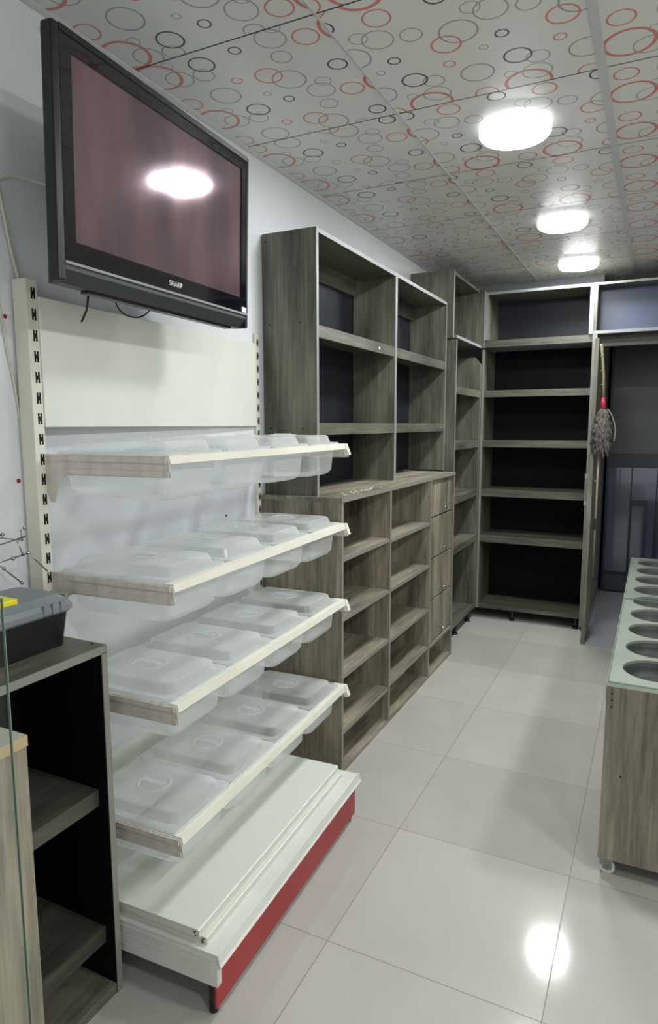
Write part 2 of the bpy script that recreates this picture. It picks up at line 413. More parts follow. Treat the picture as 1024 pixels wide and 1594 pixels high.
# ---- lower open cabinet with a drawer column
y1, y2, zt, fx = .845, 2.53, 1.194, -.353
lc = thing('shelf_cabinet', 'low grey wood cabinet with open compartments and a column of drawers on its far end', 'cabinet', (0, 0, 0))
side('side_panel', lc, BX, fx, y1, y1+.018, 0, zt-.018, '+x', WL_Z)
side('side_panel', lc, BX, fx, y2-.018, y2, 0, zt-.018, '+x', WL_Z)
for dy in (1.405, 2.045): side('divider', lc, BX+.01, fx, dy-.009, dy+.009, .018, zt-.018, '+x', WL_Z)
m = MB(); m.box(BX, fx+.002, y1-.002, y2+.002, zt-.018, zt); m.box(fx+.002, fx+.0035, y1-.002, y2+.002, zt-.018, zt, 1); m.build('top_board', [WL_Y, EDGE], lc)
MB().box(BX, fx-.002, y1+.018, y2-.018, 0, .018).build('bottom_board', WL_Y, lc)
MB().box(BX, BX+.008, y1+.018, y2-.018, .018, zt-.018).build('back_panel', WL_Z, lc)
def lcshelf(a, b, z):
    m = MB(); m.box(BX+.008, fx-.003, a, b, z-.018, z); m.box(fx-.003, fx-.0018, a, b, z-.018, z, 1); m.build('shelf', [WL_Y, EDGE], lc)
for z in (.945, .690, .440, .192): lcshelf(y1+.018, 1.396, z)
for z in (.938, .690, .430, .205): lcshelf(1.414, 2.036, z)
lcshelf(2.054, y2-.018, .196)
for za, zb in ((.958, 1.172), (.712, .953), (.464, .707), (.200, .459)):
    d = MB(); d.box(fx-.026, fx-.010, 2.057, y2-.021, za+.002, zb-.002, bev=.001)
    d.box(fx-.30, fx-.026, 2.07, y2-.034, za+.01, zb-.05)
    dr = d.build('drawer', WL_Z, lc)
    k = MB(); k.cyl((fx-.010, 2.325, za+.035), .005, .012, axis=0, seg=12); k.cyl((fx+.002, 2.325, za+.035), .011, .007, axis=0, seg=16, r1=.009)
    kb = k.build('knob', CHROME, dr)
# plaster crumbs on the top board
m = MB(); random.seed(3)
for _ in range(26):
    x = random.uniform(-.46, -.38); y = 1.15+random.gauss(0, .12); s_ = random.uniform(.0015, .004)
    m.box(x-s_, x+s_, y-s_, y+s_, zt, zt+s_)
tag(m.build('plaster_crumbs', WHITE), 'white plaster crumbs scattered on top of the low grey cabinet', 'crumbs', kind='stuff')

# ---- upper shelf unit standing on the lower cabinet
ux, uy1, uy2, uz = -.479, .875, 2.715, 2.271
uc = thing('shelf_unit', 'grey wood shelf unit in two bays standing on the low cabinet', 'shelf unit', (0, 0, 0))
zb = zt
side('side_panel', uc, BX, ux, uy1, uy1+.018, zb, uz, '+x', W_Z, EDGE_SILVER)
side('side_panel', uc, BX, ux, uy2-.018, uy2, zb, uz, '+x', W_Z, EDGE_SILVER)
side('divider', uc, BX+.01, ux, 1.772, 1.800, zb, uz-.018, '+x', W_Z, EDGE_SILVER)
m = MB(); m.box(BX, ux-.0005, uy1+.018, uy2-.018, uz-.018, uz); m.box(ux-.0005, ux+.001, uy1+.018, uy2-.018, uz-.018, uz, 1); m.build('top_board', [W_Y, EDGE_SILVER], uc)
for a, b in ((uy1+.018, 1.772), (1.800, uy2-.018)):
    shelf_board('shelf', uc, BX+.006, ux-.002, a, b, 1.895, '+x')
    shelf_board('shelf', uc, BX+.006, ux-.002, a, b, 1.498, '+x')
    MB().box(BX+.006, BX+.024, a, b, uz-.10, uz-.018).build('back_rail', W_Y, uc)
    MB().box(BX, BX+.006, a, b, zb, uz-.018).build('back_panel', NAVY, uc)
screw(uc, [(-.70, uy1, 1.905), (-.555, uy1, 1.905), (-.70, uy1, 1.475), (-.545, uy1, 1.475), (-.715, uy1, 2.24)], 1)
m = MB(); m.cyl((ux-.002, 1.56, 1.868), .008, .001, axis=0, seg=12); m.build('scuff_mark', WHITE, uc)

# ---- tall corner unit on the left wall
tx, ty1, ty2 = -.42, 2.74, 3.43
tc_ = thing('corner_shelf_unit', 'tall narrow grey wood shelf unit on small black feet in the far left corner', 'shelf unit', (0, 0, 0))
side('side_panel', tc_, BX, tx, ty1, ty1+.018, .08, 2.04, '+x', W_Z)
# far side with a cut upper corner
m = MB(); m.prism([(BX, .08), (tx, .08), (tx, 1.935), (tx-.045, 1.985), (BX, 1.985)], 1, ty2-.018, ty2); m.box(tx, tx+.0012, ty2-.018, ty2, .08, 1.935, 1)
m.build('side_panel', [W_Z, EDGE], tc_)
for z in (1.742, 1.372, 1.005, .655): shelf_board('shelf', tc_, BX+.006, tx-.002, ty1+.018, ty2-.018, z, '+x')
MB().box(BX+.006, tx-.002, ty1+.018, ty2-.018, .08, .105).build('bottom_board', W_Y, tc_)
MB().box(BX, BX+.006, ty1+.018, ty2-.018, .08, 1.985).build('back_panel', SHADEB, tc_)
def foot(parent, x, y, h=.08):
    m = MB(); m.cyl((x, y, 0), .022, .012, seg=20, r1=.018); m.cyl((x, y, .012), .012, h-.024, seg=16); m.cyl((x, y, h-.012), .018, .012, seg=20)
    return m.build('foot', BLK, parent)
for x, y in ((-.445, 2.95), (-.445, 3.30), (-.68, 2.80), (-.68, 3.38)): foot(tc_, x, y)

# ---- overhead cabinet above the corner unit
oc = thing('overhead_cabinet', 'open grey wood overhead box above the narrow corner unit, reaching almost to the ceiling', 'cabinet', (0, 0, 0))
side('side_panel', oc, BX, tx-.02, ty1-.015, ty1+.003, 2.05, 2.475, '+x', W_Z, EDGE_SILVER)
side('side_panel', oc, BX, tx+.02, 3.402, 3.420, 2.05, 2.465, '+x', W_Z, EDGE_SILVER)
m = MB(); m.box(BX, tx, ty1+.003, 3.402, 2.05, 2.068); m.box(tx, tx+.0012, ty1+.003, 3.402, 2.05, 2.068, 1); m.build('bottom_board', [W_Y, EDGE_SILVER], oc)
m = MB(); m.box(BX, tx-.02, ty1+.003, 3.402, 2.447, 2.465); m.build('top_board', W_Y, oc)
MB().box(BX, BX+.006, ty1+.003, 3.402, 2.068, 2.447).build('back_panel', NAVY, oc)

# ---- back wall shelf unit
by, bx0, bx1, bz1 = 3.432, -.395, .375, 2.04
bc = thing('back_shelf_unit', 'tall wide grey wood shelf unit with shade-blackened back against the far wall', 'shelf unit', (0, 0, 0))
side('side_panel', bc, bx0-.02, bx0-.002, by, 3.79, .08, bz1, '-y')
side('side_panel', bc, .345, .375, by-.01, 3.79, .03, 2.105, '-y')
for z in (1.743, 1.374, 1.002, .650): shelf_board('shelf', bc, bx0-.002, .345, by, 3.78, z, '-y', mat=W_X)
shelf_board('shelf', bc, bx0-.002, .345, by, 3.78, 2.105, '-y', mat=W_X)
MB().box(bx0-.002, .345, by, 3.78, .082, .106).build('bottom_board', W_X, bc)
MB().box(bx0-.002, .345, 3.78, 3.79, .106, 2.055).build('back_panel', SHADEB, bc)
for x, y in ((-.139, by+.03), (.318, by+.03), (-.36, 3.75), (.318, 3.75)): foot(bc, x, y, .082)
MB().cyl((.06, by, 1.352), .004, -.002, axis=1, seg=10).build('shelf_screw', CHROME, bc)

ob = thing('overhead_cabinet', 'open grey wood overhead box with dark back above the wide back shelf unit', 'cabinet', (0, 0, 0))
side('side_panel', ob, bx0-.002, bx0+.016, 3.422, 3.79, 2.107, 2.447, '-y', W_Z, EDGE_SILVER)
side('side_panel', ob, .318, .346, 3.422, 3.79, 2.107, 2.447, '-y', W_Z, EDGE_SILVER)
m = MB(); m.box(bx0+.016, .318, 3.422, 3.79, 2.429, 2.447); m.box(bx0+.016, .318, 3.4208, 3.422, 2.429, 2.447, 1); m.build('top_board', [W_X, EDGE_SILVER], ob)
MB().box(bx0+.016, .318, 3.78, 3.79, 2.107, 2.429).build('back_panel', NAVY, ob)

orr = thing('overhead_cabinet', 'open overhead box with blue-grey back above the doorway on the right', 'cabinet', (0, 0, 0))
OVB = noisy('blue_grey_back_board', (66, 74, 96), (76, 84, 106), (2, 2, 2), .35)
m = MB(); m.box(.348, 1.48, 3.422, 3.79, 2.107, 2.128); m.box(.348, 1.48, 3.4208, 3.422, 2.107, 2.128, 1); m.build('bottom_board', [W_X, EDGE_SILVER], orr)
m = MB(); m.box(.348, 1.48, 3.422, 3.79, 2.432, 2.447); m.box(.348, 1.48, 3.4208, 3.422, 2.432, 2.447, 1); m.build('top_board', [W_X, EDGE], orr)
MB().box(.348, .366, 3.424, 3.79, 2.128, 2.432).build('side_panel', W_Z, orr)
MB().box(1.462, 1.48, 3.424, 3.79, 2.128, 2.432).build('side_panel', W_Z, orr)
MB().box(.366, 1.462, 3.60, 3.61, 2.128, 2.432).build('back_panel', OVB, orr)
struct('trim_%d' % n, MB().box(.378, 1.50, 3.56, 3.62, 2.035, 2.105), W_X, 'grey wood lintel over the doorway'); n += 1

# ---- open door leaf seen on edge
DM = wood('door_grey_wood', 2, .95)
dl = struct('door_1', MB().box(.388, .414, 3.10, 3.41, .008, 2.04, bev=.002), DM, 'narrow grey wood door leaf standing open at the doorway')
m = MB()
for z in (.968, 1.148): m.box(.366, .388, 3.118, 3.134, z-.012, z+.012)
h = struct('door_handle', m, EDGE_SILVER, parent=dl)
struct('handle_bar', MB().box(.364, .374, 3.119, 3.133, .95, 1.166, bev=.002), STEEL, parent=dl)
m = MB(); m.cyl((.414, 3.135, 1.118), .006, .014, axis=0, seg=12); m.cyl((.428, 3.135, 1.118), .012, .008, axis=0, seg=16); struct('door_knob', m, CHROME, parent=dl)

# ---- duster and pole hanging on the door
BAMBOO = noisy('bamboo', (120, 110, 84), (146, 136, 106), (60, 60, 14), .45)
MOPG = noisy('grey_yarn', (74, 70, 66), (112, 106, 100), (60, 60, 20), .95)
dm = thing('duster', 'grey fluffy duster hanging head down by its bamboo handle at the open door', 'duster', (.455, 3.09, 1.30))
m = MB(); m.tube([(.002, 0, .36), (-.004, 0, .5), (-.014, 0, .60), (-.026, 0, .70)], .009, 12)
for z in (.44, .53, .62): m.cyl((-.005-(z-.4)*.07, 0, z), .011, .006, seg=12)
m.build('handle', BAMBOO, dm)
m = MB(); m.cyl((.002, 0, .295), .019, .07, seg=16, r1=.010); m.build('ferrule', plain('red_ferrule', (190, 36, 62), .4), dm)
random.seed(11); m = MB()
m.lathe([(.002, .0), (.026, .012), (.046, .06), (.052, .13), (.044, .2), (.025, .27), (.008, .3)], seg=20)
for k in range(420):
    z = random.uniform(.02, .29); a = random.uniform(0, 2*PI)
    R = .053*math.sin(PI*min(1, max(0.05, (z+.05)/.38)))
    p0 = Vector((R*.7*math.cos(a), R*.7*math.sin(a), z)); L_ = random.uniform(.03, .055)
    d = Vector((math.cos(a)*.55, math.sin(a)*.45, -.75+random.uniform(-.2, .3))).normalized()
    p1 = p0+d*L_*.6; p2 = p1+Vector((d.x*.35, d.y*.35, -.9))*L_*.5
    m.tube([p0, p1, p2], .004, 5, rads=[.0055, .005, .002])
m.build('fluffy_head', MOPG, dm)
m = MB(); m.tube(smooth_path([(.03, 0, .29), (.06, -.005, .24), (.082, -.005, .16), (.078, -.005, .08)]), .004, 8); m.build('pale_cord', plain('pale_cord', (120, 116, 112), .8), dm)
po = MB(); po.tube([(.445, 3.10, 1.33), (.444, 3.11, .9), (.443, 3.12, .47)], .0065, 10)
po.box(.431, .449, 3.10, 3.125, .80, .87, 1)
tag(po.build('wooden_pole', [BAMBOO, BLK]), 'thin bamboo pole hanging below the duster along the door', 'pole')

# ---- cupboard in the back room
CUPG = plain('glossy_blue_grey_panel', (70, 76, 92), .12, coat=.4)
CUPD = plain('dark_frame', (26, 28, 34), .4)
CUPU = plain('dull_olive_grey_panel', (60, 64, 62), .3)
cu = thing('cupboard', 'tall dark cupboard with blue-grey lower doors seen through the doorway', 'cupboard', (0, 0, 0))
MB().box(.40, 1.47, 4.72, 5.15, .0, 2.2).build('carcass', CUPD, cu)
MB().box(.42, 1.45, 4.705, 4.72, 1.24, 2.17).build('upper_panel', CUPU, cu)
d1 = MB().box(.42, .60, 4.705, 4.72, .20, 1.12).build('door', CUPG, cu)
d2 = MB().box(.61, .80, 4.705, 4.72, .20, 1.12).build('door', CUPG, cu)
for k, (a, b) in enumerate(((.60, .74), (.81, 1.0))):
    m = MB(); 
    m.box(a, b, 4.690, 4.705, .79, .84); m.box(a, a+.02, 4.690, 4.705, .2, .79); m.box(b-.02, b, 4.690, 4.705, .2, .79); m.build('door_frame', CUPD, cu)
MB().box(.81, 1.45, 4.705, 4.72, .20, 1.12).build('door', CUPG, cu)
MB().box(.42, 1.45, 4.700, 4.72, .03, .17).build('plinth', plain('plinth_grey', (52, 56, 68), .3), cu)

# ------------------------------------------------------------------ gondola shelving
GA = .039
g = thing('gondola_shelving', 'cream steel shelving frame with four racks, a white back panel and a red base', 'shelving', (-.6796, -.3092, 0), GA)
def slots(m, v, z0, z1, step=.0533):
    z = z1-.035
    while z > z0+.02:
        for s in (-1, 1): m.box(.0, .0006, v+s*.0042-.0026, v+s*.0042+.0026, z-.0145, z+.0145, 1)
        m.box(.0, .0006, v-.003, v+.003, z-.006, z+.006, 1)
        z -= step
for v0, v1, nm in ((-.036, -.001, 'upright'), (1.107, 1.136, 'upright')):
    m = MB(); m.box(-.048, 0, v0, v1, .02, 1.862, bev=.0015); slots(m, (v0+v1)/2+.004, .1, 1.862)
    m.build(nm, [CREAM, SLOT], g)
m = MB(); m.box(-.03, .003, .0, 1.105, 1.485, 1.822, bev=.003); m.build('back_panel', CREAM_W, g)
m = MB(); m.box(-.045, -.018, .0, 1.105, .19, .462, bev=.002); m.build('lower_back_panel', CREAM_W, g)
# racks
D = .396
RZ = (1.414, 1.0945, .780, .4154)
def bracket(parent, v, sgn, z):
    """pressed steel arm: long ribbed plate, gusset at the upright, slanted nose"""
    m = MB()
    th = .003
    prof = [(0, 0), (D, 0), (D+.004, -.004), (D+.012, -.050), (D-.004, -.052), (.075, -.054), (.055, -.062), (.040, -.085), (.026, -.128), (.012, -.128), (0, -.10)]
    m.prism(prof, 1, v-th/2, v+th/2)
    # ribs pressed along the arm
    m.box(.05, D, v+sgn*th/2, v+sgn*(th/2+.005), -.016, -.002) if sgn > 0 else m.box(.05, D, v-th/2-.005, v-th/2, -.016, -.002)
    a, b = (v+th/2, v+th/2+.004) if sgn > 0 else (v-th/2-.004, v-th/2)
    m.box(.06, D+.006, a, b, -.050, -.036)
    o = m.build('bracket', BRACKET, parent); o.location = (0, 0, z); return o
for i, z in enumerate(RZ):
    m = MB()
    # front rail: small lipped section; rear rail
    m.prism([(D-.022, z+.002), (D+.004, z+.002), (D+.009, z-.018), (D+.006, z-.019), (D+.001, z-.004), (D-.022, z-.004)], 1, .0, 1.105, 0)
    # cream nose cap that sticks out past the far bracket
    m.prism([(D-.05, z+.002), (D+.006, z+.002), (D+.022, z-.040), (D+.006, z-.046), (D-.006, z-.012), (D-.05, z-.012)], 1, 1.105, 1.128)
    fr = m.build('rack', CREAM, g)
    MB().box(.004, .018, .0, 1.105, z-.012, z-.002).build('rear_rail', CREAM, fr)
    bracket(fr, -.0035, -1, z); bracket(fr, 1.1265, 1, z)
# base
DECKM = noisy('worn_white_deck_steel', (196, 198, 190), (206, 208, 200), (4, 4, 4), .4)
m = MB(); gz = .178
bv0, bv1, bu = -.064, .885, .548
m.box(-.04, bu-.002, bv0, bv1, gz-.012, gz)
m.prism([(bu-.002, gz), (bu, gz), (bu+.005, gz-.024), (bu+.010, gz-.030), (bu+.006, gz-.031), (bu, gz-.022), (bu-.002, gz-.014)], 1, bv0, bv1+.010)
for k in range(5): m.box(.03, bu-.02, bv0-.0015, bv0, gz-.020-.013*k, gz-.012-.013*k)
m.box(-.04, bu-.004, bv0, bv0+.02, gz-.09, gz-.012)
m.box(-.04, bu-.004, bv1-.02, bv1, gz-.05, gz-.012)
m.build('base_deck', DECKM, g)
m = MB(); m.box(bu-.016, bu-.010, bv0+.004, bv1-.006, .022, gz-.010); m.box(-.02, bu-.016, bv1-.012, bv1-.006, .022, gz-.05); m.build('kick_plate', RED, g)
for v in (bv0+.02, bv1-.03):
    for u in (.02, bu-.03): MB().cyl((u, v, 0), .012, .13, seg=14).build('base_foot', BLK, g)
m = MB(); m.box(.108, .116, bv0+.01, .30, gz, gz+.006); m.build('rear_strip', RED, g)
def gpt(u, v, z): return Vector((-.6796+u*math.cos(GA)-v*math.sin(GA), -.3092+u*math.sin(GA)+v*math.cos(GA), z))
# loose shelf plates stacked on the deck
STAIN = noisy('stained_white_steel', (200, 202, 192), (192, 190, 152), (2.2, .7, 2), .35, lo=.5, hi=.72)
def plate(u0, u1, v0, v1, z, label):
    o = gpt(u0, v0, z); t = thing('shelf_plate', label, 'shelf plate', o, GA, 'loose steel plates on the base')
    L_, W_ = u1-u0, v1-v0
    m = MB(); m.box(0, L_, 0, W_, .016, .020, bev=.001)
    m.prism([(L_-.002, .020), (L_+.002, .018), (L_+.003, .0), (L_+.0, .0), (L_-.002, .014)], 1, 0, W_)
    m.box(0, L_, 0, .003, 0, .016); m.box(0, L_, W_-.003, W_, 0, .016); m.box(0, .003, 0, W_, 0, .016)
    m.build('plate', STAIN, t)
    m = MB()
    for k in range(5): m.box(L_-.012+random.uniform(-.004, .004), L_-.009+random.uniform(-.002, .004), -.0008, 0, .002+k*.003, .004+k*.003)
    m.build('chipped_corner', SLOT, t)
plate(.125, .500, -.045, .835, gz, 'white steel shelf plate lying directly on the base, under another plate')
plate(.125, .482, -.052, .842, gz+.0205, 'white steel shelf plate on top of the stack, with yellowish stains')

# ------------------------------------------------------------------ lidded boxes
def rrect(x0, x1, y0, y1, r, seg=4):
    P = []
    for cx, cy, a0 in ((x1-r, y1-r, 0), (x0+r, y1-r, 90), (x0+r, y0+r, 180), (x1-r, y0+r, 270)):
        for k in range(seg+1):
            a = math.radians(a0+90*k/seg); P.append((cx+r*math.cos(a), cy+r*math.sin(a)))
    return P
def loft(m, loops, cap_last=True, mi=0):
    R = [[m.bm.verts.new((x, y, z)) for x, y in pts] for pts, z in loops]
    for a, b in zip(R, R[1:]):
        nn = len(a)
        for i in range(nn):
            f = m.bm.faces.new([a[i], a[(i+1) % nn], b[(i+1) % nn], b[i]]); f.material_index = mi
    if cap_last: m.bm.faces.new(R[-1]).material_index = mi
BW, BL = .264, .362      # across the shelf, front to back
def storage_box(label):
    t = thing('storage_box', label, 'storage box', (0, 0, 0), GA, 'lidded clear plastic boxes')
    m = MB()
    loft(m, [(rrect(0, BL, 0, BW, .02), .002), (rrect(0, BL, 0, BW, .02), -.004), (rrect(.012, BL-.012, .010, BW-.010, .022), -.005),
             (rrect(.022, BL-.018, .020, BW-.020, .026), -.100), (rrect(.030, BL-.028, .030, BW-.030, .028), -.114), (rrect(.040, BL-.038, .040, BW-.040, .026), -.118)])
    m.build('body', PP_BODY, t)
    m = MB()
    # lid: rim, gutter, raised panel with a sunk grip
    loft(m, [(rrect(-.002, BL+.002, -.001, BW+.001, .021), -.004), (rrect(-.002, BL+.002, -.001, BW+.001, .021), .005), (rrect(.010, BL-.010, .010, BW-.010, .022), .006),
             (rrect(.024, BL-.022, .020, BW-.020, .024), .006), (rrect(.034, BL-.030, .028, BW-.028, .024), .030), (rrect(.040, BL-.036, .034, BW-.034, .022), .033)])
    lid = m.build('lid', PP_LID, t)
    m = MB(); cx, cy = BL*.5, BW*.5
    m.lathe([(.052, .0332), (.049, .0360), (.045, .0362), (.042, .0338)], (cx, cy, 0), 36)
    m.box(cx-.036, cx+.036, cy-.009, cy+.009, .0335, .040, bev=.003)
    m.build('grip', PP_LID, lid)
    return t
proto = None
rown = ('on the highest rack', 'on the second rack from the top', 'on the third rack from the top', 'on the lowest rack')
posn = ('nearest the camera', 'second from near end', 'third from near end', 'at the far end')
for i, z in enumerate(RZ):
    for k in range(4):
        p = gpt(.020, .006+k*.2745, z+.004)
        lb = 'lidded clear box %s, %s' % (rown[i], posn[k])
        if proto is None: proto = storage_box(lb); proto.location = p
        else: dup(proto, p, lb)

# ------------------------------------------------------------------ television
TVA, TVT = .048, .030
TX, TY0, TY1, TZ0, TZ1 = -.45, -.462, .358, 1.855, 2.345
tv = thing('television', 'black flat screen television hanging high on the left wall above the shelving', 'television')
pv = Vector((TX, -.04, 1.83))
tv.matrix_basis = Matrix.Translation(pv) @ Matrix.Rotation(TVA, 4, 'Z') @ Matrix.Rotation(TVT, 4, 'Y') @ Matrix.Translation(-pv)
fr = .045
m = MB()
m.box(TX-.035, TX, TY0, TY0+.022, TZ0-.045, TZ1, bev=.006); m.box(TX-.055, TX, TY1-.012, TY1, TZ0-.045, TZ1, bev=.005)
m.box(TX-.055, TX, TY0+.022, TY1-.012, TZ1-.014, TZ1)
m.build('outer_frame', BLK, tv)
sy0, sy1, sz0, sz1 = TY0+.056, TY1-.042, TZ0+.048, TZ1-.045
m = MB()
m.box(TX-.02, TX-.002, TY0+.022, sy0, TZ0, TZ1-.014); m.box(TX-.02, TX-.002, sy1, TY1-.012, TZ0, TZ1-.014)
m.box(TX-.02, TX-.002, sy0, sy1, TZ0, sz0); m.box(TX-.02, TX-.002, sy0, sy1, sz1, TZ1-.014)
m.build('bezel', BEZ, tv)
MB().box(TX-.012, TX-.006, sy0, sy1, sz0, sz1).build('screen', SCREEN, tv)
MB().box(TX-.004, TX+.0015, TY0+.020, TY1-.004, TZ0-.004, TZ0+.002).build('silver_strip', EDGE_SILVER, tv)
m = MB(); m.prism([(TX-.055, TZ0-.045), (TX-.022, TZ0-.045), (TX-.003, TZ0-.016), (TX-.003, TZ0-.004), (TX-.055, TZ0-.004)], 1, TY0+.022, TY1-.012); m.build('speaker_bar', DKGREY, tv)
m = MB(); m.box(TX-.054, TX-.03, TY0+.12, TY1-.06, TZ0-.052, TZ0-.045); m.build('bottom_vent', BLK, tv)
m = MB(); m.prism([(TX-.035, TZ0-.03), (TX-.035, TZ1-.02), (TX-.09, TZ1-.07), (TX-.105, TZ0+.02), (TX-.09, TZ0-.03)], 1, TY0+.13, TY1-.08, bev=.005); m.build('rear_housing', BLK, tv)
m = MB(); m.box(XL, XL+.02, -.18, .10, 2.0, 2.24); m.box(XL+.02, TX-.11, -.10, -.07, 2.02, 2.22); m.box(XL+.02, TX-.11, -.01, .02, 2.02, 2.22); m.build('wall_bracket', BLK, tv)
MB().box(TX-.001, TX+.0008, TY1-.040, TY1-.014, TZ0+.004, TZ0+.020).build('sticker', WHITE, tv)
def text_mesh(txt, size, parent, mat, loc, rot, name, extr=.0004):
    cu_ = bpy.data.curves.new(name, 'FONT'); cu_.body = txt; cu_.size = size; cu_.extrude = extr; cu_.align_x = 'CENTER'; cu_.align_y = 'CENTER'
    cu_.offset = 0
    tmp = bpy.data.objects.new('tmp', cu_); COL.objects.link(tmp)
    bpy.context.view_layer.update()
    me = bpy.data.meshes.new_from_object(tmp.evaluated_get(bpy.context.evaluated_depsgraph_get()))
    bpy.data.objects.remove(tmp); me.materials.append(mat)
    o = bpy.data.objects.new(name, me); COL.objects.link(o); o.parent = parent; o.location = loc; o.rotation_euler = rot
    return o
tm = text_mesh('SHARP', .020, tv, WHITE, (TX-.0015, -.035, TZ0+.024), (PI/2, 0, PI/2), 'brand_lettering')
# thin black power lead looping under the set
m = MB(); m.tube(smooth_path([(-.57, -.155, 1.83), (-.575, -.12, 1.80), (-.575, -.075, 1.79), (-.57, -.03, 1.80), (-.56, .01, 1.835)]), .0022, 8)
m.tube([(-.60, -.212, 1.84), (-.61, -.211, 1.79), (-.63, -.21, 1.76)], .003, 8); m.build('power_lead', BLK, tv)

# ------------------------------------------------------------------ cables on the wall
def cable(pts, r, label):
    m = MB(); m.tube(smooth_path(pts), r, 8); return tag(m.build('cable', CABLE), label, 'cable')
cable([(XL+.012, -.43, 2.55), (XL+.012, -.405, 2.25), (XL+.012, -.372, 2.08), (XL+.012, -.345, 1.93), (XL+.02, -.330, 1.85)], .0045, 'pale twisted cable running down the wall to the top of the near cream upright')
cable([(XL+.004, -.44, 2.50), (XL+.004, -.412, 2.15), (XL+.004, -.395, 1.90), (XL+.004, -.372, 1.70), (XL+.0035, -.352, 1.58), (XL+.0035, -.342, 1.45), (XL+.0035, -.340, .98)], .003, 'flat cream cable passing behind the near cream upright')
cable([(XL+.012, -.375, 2.095), (XL+.02, -.33, 2.115), (XL+.05, -.27, 2.11), (XL+.09, -.215, 2.09), (XL+.12, -.18, 2.07)], .0035, 'short cream cable arching from the wall to behind the television')
m = MB(); m.box(XL, XL+.014, -.386, -.372, 2.085, 2.10, bev=.002); tag(m.build('cable_clip', DKGREY), 'small dark clip holding the cables to the wall left of the television', 'clip')

# ------------------------------------------------------------------ near shelf cabinet, tool box
nc = thing('open_cabinet', 'narrow open cabinet with shade-darkened inside and grey wood edges carrying the tool box', 'cabinet', (0, 0, 0))
nx, ny0, ny1, nz = -.42, -1.30, -.385, .95
NB = XL+.012
side('side_panel', nc, NB, nx, ny1-.018, ny1, 0, nz-.018, '+x', W_Z)
side('side_panel', nc, NB, nx, ny0, ny0+.018, 0, nz-.018, '+x', W_Z)
m = MB(); m.box(NB, nx, ny0, ny1, nz-.020, nz); m.box(nx, nx+.0012, ny0, ny1, nz-.020, nz, 1); m.build('top_board', [W_Y, EDGE], nc)
MB().box(NB, NB+.008, ny0+.018, ny1-.018, .02, nz-.02).build('back_panel', SHADEB, nc)
W_SHADE = wood('shaded_driftwood_board', 1, .62)  # same driftwood, darkened to carry the shade inside the cabinet
MB().box(NB+.008, nx-.001, ny1-.0205, ny1-.018, .03, nz-.02).build('side_shade_sheet', SHADEB, nc)  # added sheet that paints the shade on the inner far side
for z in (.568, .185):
    MB().box(NB+.008, nx-.03, ny0+.018, ny1-.0205, z-.045, z).build('shelf', W_SHADE, nc)
MB().box(NB, nx-.002, ny0+.018, ny1-.018, .0, .03).build('bottom_board', W_Y, nc)
screw(nc, [(-.455, ny1-.012, nz), (-.60, ny1-.012, nz)], 2)

tb = thing('tool_box', 'black tool box with grey lid and yellow handle on top of the narrow cabinet', 'tool box', (-.595, -.62, nz+.0005))
m = MB(); loft(m, [(rrect(-.082, .082, -.190, .190, .012), 0), (rrect(-.092, .092, -.202, .202, .014), .092)]); m.bm.faces.new([v for v in m.bm.verts if abs(v.co.z) < 1e-6]); m.build('body', BLK, tb)
m = MB(); loft(m, [(rrect(-.094, .094, -.206, .206, .016), .086), (rrect(-.100, .100, -.212, .212, .018), .092), (rrect(-.100, .100, -.212, .212, .018), .104), (rrect(-.094, .094, -.206, .206, .018), .116), (rrect(-.074, .074, -.190, .190, .02), .130)])
m.build('lid', GREYP, tb)
for y in (.125, .150, .175):
    MB().box(.098, .104, y-.008, y+.006, .092, .118, bev=.001).build('lid_rib', GREYP, tb)
for x in (-.03, .02, .06): MB().box(x-.01, x+.012, .208, .214, .098, .122, bev=.001).build('lid_rib', GREYP, tb)
m = MB(); m.box(.045, .070, -.135, .075, .128, .143, bev=.003); m.box(-.02, .045, .05, .075, .128, .143, bev=.003); m.box(-.02, .045, -.135, -.11, .128, .143, bev=.003)
m.build('handle', YEL, tb)
m = MB(); m.box(-.02, .045, -.11, .05, .1285, .133); m.build('handle_recess', DKGREY, tb)

# second cabinet, nearer
n2 = thing('side_cabinet', 'grey wood cabinet with a beige top edge at the lower left, behind the glass edge', 'cabinet', (0, 0, 0))
c2x, c2y, c2z = -.285, -.732, .895
NB2 = -.405
MB().box(NB2, c2x-.021, c2y-.018, c2y, 0, c2z-.022).build('side_panel', WL_Z, n2)
MB().box(NB2, c2x-.021, -1.45, -1.432, 0, c2z-.022).build('side_panel', WL_Z, n2)
m = MB(); m.box(NB2, c2x, -1.45, c2y, c2z-.022, c2z); m.box(c2x, c2x+.0015, -1.45, c2y, c2z-.022, c2z, 1); m.build('top_board', [noisy('pale_top_laminate', (150, 152, 138), (168, 170, 156), (5, 5, 5), .4), BEIGE], n2)
MB().box(c2x-.020, c2x-.002, -1.432, c2y-.001, .0, c2z-.022).build('front_panel', WL_Z, n2)
MB().box(NB2, NB2+.008, -1.432, c2y-.018, .0, c2z-.022).build('back_panel', WL_Z, n2)
# upright glass pane beside it
gx, gy_ = -.20, -.828
gp = thing('glass_pane', 'upright clear glass pane with a pale polished edge at the lower left', 'glass', (0, 0, 0))
MB().box(gx-.004, gx+.002, -1.45, gy_-.0015, .0, 1.20).build('pane', GLASS, gp)
MB().box(gx-.004, gx+.002, gy_-.0015, gy_, .0, 1.20).build('polished_edge', GLASSE, gp)

